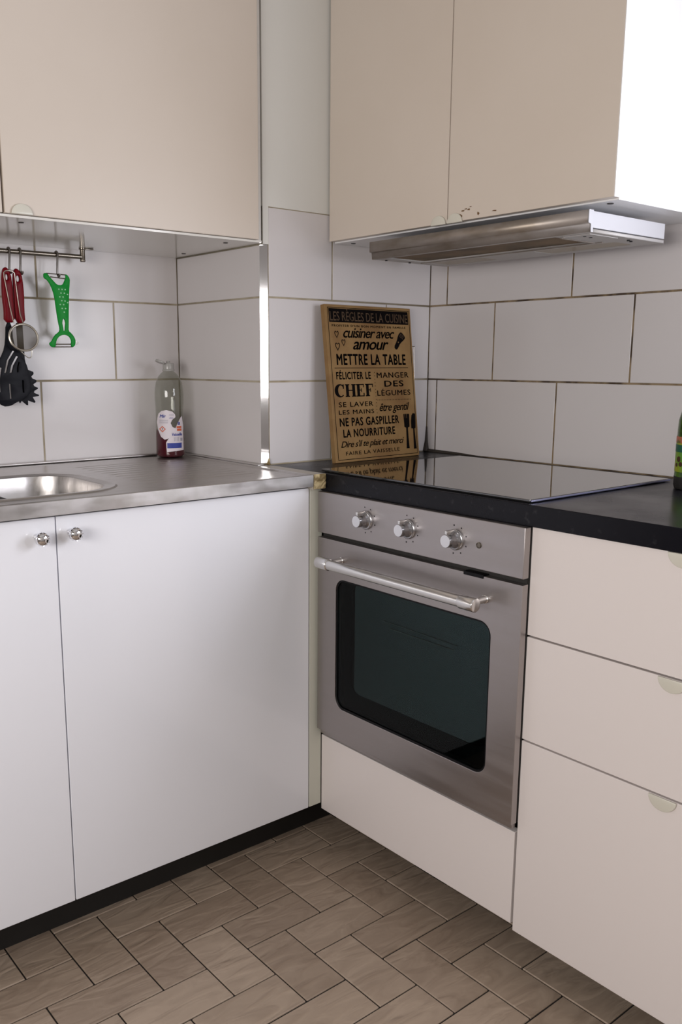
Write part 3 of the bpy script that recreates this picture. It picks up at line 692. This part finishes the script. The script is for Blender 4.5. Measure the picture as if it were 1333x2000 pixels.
# ------------------------------------------------------------------ dish soap bottle
bxo, byo, bzo = -.1010, .5250, .8985
soap = thing('soap_bottle', 'clear dish soap bottle with dark red liquid standing at the back of the drainer', 'bottle', (bxo, byo, bzo))
prf = [(.020, .0030), (.034, .0006), (.0385, .004), (.0392, .010), (.0385, .060), (.0372, .105), (.0375, .130), (.0388, .155), (.0388, .170), (.0375, .185), (.0345, .200), (.0285, .214), (.0205, .2235), (.0155, .2275), (.0150, .2340)]
bm = nb(); lathe(bm, prf, (bxo, byo, bzo), n=40); bmesh.ops.delete(bm, geom=[f for f in bm.faces if len(f.verts) > 4 and f.calc_center_median().z > bzo+.2], context='FACES')
obj('shell', bm, m_pet, soap, smooth=60)
bm = nb(); lathe(bm, [(0, .0016), (.030, .0016), (.0365, .0050), (.0380, .011), (.0374, .060), (.0370, .0735), (0, .0735)], (bxo, byo, bzo), n=40)
obj('liquid', bm, m_liquid, soap, smooth=60)
bm = nb(); lathe(bm, [(.0165, .2300), (.0168, .2330), (.0148, .2350), (.0148, .2480), (.0140, .2500), (.0060, .2510), (.0045, .2560), (0, .2565)], (bxo, byo, bzo), n=32)
m_cap = mat('grey_translucent_cap', (.36, .35, .33), .25)
cap = obj('cap', bm, m_cap, soap, smooth=40)
bm = nb(); lathe(bm, [(.0120, -.0022), (.0128, 0), (.0118, .0030), (.0040, .0045), (0, .0045)], (0, 0, 0), n=24)
bmesh.ops.transform(bm, matrix=Matrix.Translation((bxo-.0285, byo-.006, bzo+.2535)) @ Matrix.Rotation(math.radians(22), 4, 'Y'), verts=bm.verts)
tube(bm, [(bxo-.0185, byo-.005, bzo+.2500), (bxo-.0130, byo-.003, bzo+.2470)], .0022, 8)
obj('flip_lid', bm, m_cap, cap, smooth=40)
# labels curved round the bottle; s = metres across as seen from the room, z above the base
a_c = math.atan2(-2.10, -1.21)
def ZL(p): return ((270+p[0]/8.333-327.5)*.00136, bzo+.012+(893-680-p[1]/8.333)*.00127-.012)
def wrap(bm, r=.0396):
    for k in range(-9, 10):
        bmesh.ops.bisect_plane(bm, geom=list(bm.verts)+list(bm.edges)+list(bm.faces), plane_co=(k*.0042, 0, 0), plane_no=(1, 0, 0))
    for v in bm.verts:
        s, z, w_ = v.co; s = max(-.0385, min(.0385, s)); a = a_c+math.asin(s/.0392); rr = r+w_
        v.co = Vector((bxo+rr*math.cos(a), byo+rr*math.sin(a), z))
    return bm
def flat(poly, w_=0):
    bm = nb(); f = bm.faces.new([bm.verts.new((u, v, w_)) for u, v in poly]); bmesh.ops.triangulate(bm, faces=[f]); return bm
lab = [(280, 1080), (300, 1000), (350, 950), (430, 935), (520, 960), (565, 1010), (570, 1060), (520, 1100), (490, 1160), (520, 1230), (565, 1250), (610, 1150), (650, 1070), (672, 1040), (690, 1200), (690, 1640), (420, 1665), (410, 1500), (455, 1425), (390, 1450), (330, 1400), (290, 1290), (270, 1150)]
lb = obj('label', wrap(flat([ZL(p) for p in lab])), m_label, soap, smooth=True, label='torn white label')
def lbox(x0, y0, x1, y1): return [ZL(p) for p in ((x0, y1), (x1, y1), (x1, y0), (x0, y0))]
def ltext(s, x0, y0, x1, y1, **k):
    u0_, v1_ = ZL((x0, y0)); u1_, v0_ = ZL((x1, y1)); return fit_text(s, u0_, u1_, v0_, v1_, **k)
pr_ = join(flat(lbox(427, 1508, 658, 1600)), ltext('Mir', 318, 1010, 418, 1068, bold=.03, shear=.3), ltext('ultra', 470, 1055, 535, 1085), ltext('Vaisselle', 508, 1330, 668, 1385, bold=.03, shear=.2), ltext('a', 600, 1140, 642, 1195, bold=.03))
obj('print', wrap(pr_, .0399), m_blue, lb, kind='stuff')
pieces('print', wrap(join(flat(lbox(583, 1215, 660, 1252)), flat(lbox(590, 1262, 660, 1300))), .0399), m_orange, lb)
dia = [(358, 1210), (410, 1265), (358, 1322), (306, 1265)]; dii = [(358, 1228), (393, 1265), (358, 1304), (323, 1265)]
obj('print', wrap(plate([ZL(p) for p in dia], [[ZL(p) for p in dii]], .0002), .0399), m_orange, lb, kind='stuff')
pieces('print', wrap(join(flat(lbox(354, 1245, 363, 1272)), flat(lbox(354, 1278, 363, 1288))), .0399), m_ink, lb)
gl = [flat(lbox(310, 1105+k*17, 450, 1111+k*17)) for k in range(4)]+[flat(lbox(470, 1010+k*16, 545, 1015+k*16)) for k in range(2)]+[flat(lbox(540+k*22, 1405, 548+k*22, 1480)) for k in range(4)]+[flat(lbox(640, 1425, 672, 1475))]
obj('print', wrap(join(*gl), .0399), m_grey, lb, kind='stuff')

# ------------------------------------------------------------------ green bottle at right edge
gb = thing('cleaner_bottle', 'green bottle with yellow-green label cut by the right edge, on the black worktop', 'bottle', (.410, -.668, .8990))
gx, gy, gz = .4250, -.6780, .8990
def gl_(p, m, name, parent=gb, **k):
    bm = nb(); lathe(bm, p, (gx, gy, gz), n=40); return obj(name, bm, m, parent, smooth=50, **k)
gl_([(.030, .0), (.0380, .002), (.0400, .008), (.0402, .030), (.0398, .122), (.0390, .140), (.0340, .160), (.0230, .190), (.0160, .212), (.0135, .225), (.0130, .238)], m_ggreen, 'bottle_body')
gl_([(.0405, .036), (.0406, .037), (.0406, .104), (.0405, .105)], m_gyel, 'label')
gl_([(.0408, .076), (.0409, .077), (.0409, .090), (.0408, .091)], mat('dark_teal_print', (.01, .10, .06), .4), 'label_band')
gl_([(.0408, .094), (.0409, .095), (.0409, .106), (.0408, .107)], mat('salmon_print', (.50, .14, .09), .4, var=(60, (.10, .12, .02), .45, .55, I1)), 'label_band')
gl_([(.0155, .2300), (.0160, .2310), (.0155, .2560), (.0140, .2580)], mat('dark_green_cap', (.01, .07, .02), .4), 'cap')
ga = math.atan2(-1.573-gy, -1.31-gx)
m_gd = mat('dark_brown_print', (.05, .02, .005), .5)
bm = nb()
for da, z, r in ((-.95, .062, .006), (-.80, .052, .005), (-1.1, .050, .004), (-.3, .06, .008), (.2, .055, .007)):
    a = ga+da; c = Vector((gx+.0407*math.cos(a), gy+.0407*math.sin(a), gz+z)); lathe(bm, [(r, 0), (r*.9, .0006), (0, .0008)], c, (math.cos(a), math.sin(a), 0), 12)
pieces('print', bm, m_gd, gb)
gl_([(.0305, .0002), (.0384, .0012), (.0405, .0075), (.0406, .0250), (.0404, .0262)], m_black, 'dark_base')

# ------------------------------------------------------------------ wooden kitchen rules sign
U = Vector((.99928, .03781, 0)).normalized(); V = Vector((-.00462, .12212, .99250)); V = (V-U*V.dot(U)).normalized(); Nn = U.cross(V)
O = Vector((.1432, .1181, .8997))
sign = bpy.data.objects.new('kitchen_sign', None); C.objects.link(sign); sign.empty_display_size = .05
Mx = Matrix((U, V, Nn)).transposed().to_4x4(); Mx.translation = O; sign.matrix_world = Mx
sign['label'] = 'brown wooden sign with black French kitchen rules leaning in the corner on the worktop'; sign['category'] = 'sign'
W_, H_ = .3145, .3985
obj('board', box(nb(), 0, W_, 0, H_, -.0150, 0, bev=.0010), m_wood, sign, local=True)
e = .0004
def rect(u0, u1, v0, v1, w_=e): return flat([(u0, v0), (u1, v0), (u1, v1), (u0, v1)], w_)
t = .0016
fx0, fx1, fy0, fy1 = .0085, .3085, .0060, .3915
obj('frame_line', join(rect(fx0, fx1, fy0, fy0+t), rect(fx0, fx1, fy1-t, fy1), rect(fx0, fx0+t, fy0, fy1), rect(fx1-t, fx1, fy0, fy1)), m_ink, sign, local=True)
obj('title_band', rect(.0125, .3035, .3545, .3885), m_ink, sign, local=True)
m_tt = mat('worn_brown_print', (.16, .095, .05), .6)
def T(s, u0, u1, v0, v1, m=m_ink, w_=e, name='lettering', **k):
    obj(name, fit_text(s, u0, u1, v0, v1, w_=w_, **k), m, sign, local=True)
T('LES RÈGLES DE LA CUISINE', .0155, .3005, .3580, .3872, m=m_tt, w_=e*2, bold=.006, space=1.0)
T("PROFITER D'UN BON MOMENT EN FAMILLE", .0200, .2915, .3432, .3492, space=1.25, bold=.02)
T('cuisiner avec', .0570, .2460, .3160, .3410, shear=.36, bold=.012, space=.88)
T('amour', .0885, .2215, .2860, .3070, shear=.36, bold=.016, space=.90)
T('METTRE LA TABLE', .0280, .2835, .2468, .2755, bold=.028, space=1.12)
obj('rule', rect(.019, .291, .2388, .2404), m_ink, sign, local=True)
T('FÉLICITER LE', .0225, .1462, .2105, .2345, bold=.026, space=1.12)
T('MANGER', .1680, .2910, .2130, .2275, bold=.012, space=1.12)
T('DES', .1945, .2690, .1895, .2058, bold=.018, space=1.12)
T('LÉGUMES', .1655, .2940, .1662, .1842, bold=.012, space=1.12)
T('SE LAVER', .0238, .1478, .1405, .1532, bold=.012, space=1.15)
T('LES MAINS', .0222, .1492, .1218, .1330, bold=.012, space=1.15)
T('être gentil', .1700, .2865, .1190, .1468, shear=.36, bold=.010, space=.90)
T('NE PAS GASPILLER', .0228, .2417, .0912, .1132, bold=.026, space=1.12)
T('LA NOURRITURE', .0322, .2238, .0627, .0840, bold=.026, space=1.12)
T("Dire s'il te plait et merci", .0215, .2560, .0325, .0545, shear=.36, bold=.010, space=.90)
T('FAIRE LA VAISSELLE', .0366, .2367, .0172, .0268, bold=.008, space=1.15)
# CHEF in heavy serif capitals
def serifs():
    bs = []; v0, v1 = .1662, .1985; th_, s_ = .0098, .0028
    c = (.0320, (v0+v1)/2); R_, r_ = .0195, .0098
    arc = [(c[0]+R_*.95*math.cos(math.radians(a)), c[1]+.0168*math.sin(math.radians(a))) for a in range(48, 313, 12)]
    arci = [(c[0]+.003+r_*math.cos(math.radians(a)), c[1]+.0135*math.sin(math.radians(a))) for a in range(312, 47, -12)]
    bs.append(plate(arc+arci, [], .0004, lambda a, b_, c: (a, b_, e+c))); bs.append(rect(.0425, .0462, .1870, .1985)); 
    def stem(u): bs.append(rect(u, u+th_, v0, v1)); bs.append(rect(u-.003, u+th_+.003, v0, v0+s_)); bs.append(rect(u-.003, u+th_+.003, v1-s_, v1))
    stem(.0530); stem(.0755); bs.append(rect(.060, .076, .1812, .1840))
    for u, full in ((.0925, True), (.1255, False)):
        stem(u); bs.append(rect(u+th_, u+.0250, v1-s_, v1)); bs.append(rect(u+.0225, u+.0255, v1-.009, v1)); bs.append(rect(u+th_, u+.0165, .1815, .1838)); bs.append(rect(u+.0145, u+.017, .1775, .1875))
        if full: bs.append(rect(u+th_, u+.0250, v0, v0+s_)); bs.append(rect(u+.0225, u+.0260, v0, v0+.009))
        else: bs.append(rect(u+th_, u+.012, v0, v0+s_))
    return join(*bs)
obj('lettering', serifs(), m_ink, sign, local=True)
def discs(pts, r):
    bs = []
    for u, v in pts: bs.append(flat([(u+r*math.cos(k*PI/4), v+r*math.sin(k*PI/4)) for k in range(8)], e))
    return join(*bs)
obj('dotted_rule', discs([(.1600, .2275-k*.0088) for k in range(13)]+[(.166+k*.0060, .1553-k*.00004) for k in range(22)], .0012), m_ink, sign, local=True)
def heart(u, v, s):
    p = []
    for k in range(24):
        t_ = 2*PI*k/24; p.append((u+s*.062*16*math.sin(t_)**3*.85, v+s*.062*(13*math.cos(t_)-5*math.cos(2*t_)-2*math.cos(3*t_)-math.cos(4*t_))*1.25))
    q = [(u+(a-u)*.72, v+.0+(b_-v)*.72) for a, b_ in p]
    return plate(p, [q], .0004, lambda a, b_, c: (a, b_, e+c))
obj('heart', heart(.0345, .3250, .0085), m_ink, sign, local=True)
obj('heart', heart(.0350, .2945, .0095), m_ink, sign, local=True)
obj('heart', heart(.0565, .3045, .0080), m_ink, sign, local=True)
# whisk / oven glove motif
wh = [(.2415, .2945), (.2505, .2862), (.2585, .2935), (.2660, .3040), (.2855, .3160), (.2870, .3220), (.2760, .3330), (.2690, .3340), (.2600, .3250), (.2540, .3100)]
obj('motif', plate(smooth_poly(wh), [[(.2595+.0022*math.cos(k*PI/4), .3075+.0022*math.sin(k*PI/4)) for k in range(8)]], .0004, lambda a, b_, c: (a, b_, e+c)), m_ink, sign, local=True)
obj('motif', join(*[flat([(.2640+k*.0036, .3215-k*.0020), (.2646+k*.0036, .3212-k*.0020), (.2722+k*.0036, .3310-k*.0020), (.2716+k*.0036, .3313-k*.0020)], e*2.2) for k in range(4)]), m_tt, sign, local=True)
fk = [(.2605, .1150), (.2650, .1152), (.2652, .1040), (.2668, .1040), (.2670, .1150), (.2720, .1150), (.2722, .1040), (.2738, .1040), (.2740, .1150), (.2830, .1146), (.2815, .0800), (.2745, .0775), (.2748, .0500), (.2765, .0215), (.2650, .0215), (.2672, .0500), (.2680, .0780), (.2615, .0800)]
obj('motif', plate(fk, [], .0004, lambda a, b_, c: (a, b_, e+c)), m_ink, sign, local=True)
kn = [(.2985, .1165), (.3062, .1140), (.3050, .0760), (.3010, .0740), (.3020, .0500), (.3050, .0190), (.2940, .0190), (.2950, .0500), (.2955, .0745), (.2885, .0750), (.2890, .0950), (.2925, .1110)]
obj('motif', plate(kn, [], .0004, lambda a, b_, c: (a, b_, e+c)), m_ink, sign, local=True)
# wire stand behind the sign, one upright showing beside it
bm = nb()
for u in (.060, .345):
    tube(bm, [(u-.028 if u > .2 else u+.03, .300, -.0185), (u, .300, -.0185), (u, .300, -.022), (u-.002, .17, -.030), (u-.010, .0, -.030)], .0008, 6)
obj('wire_stand', bm, m_rail, sign, local=True)
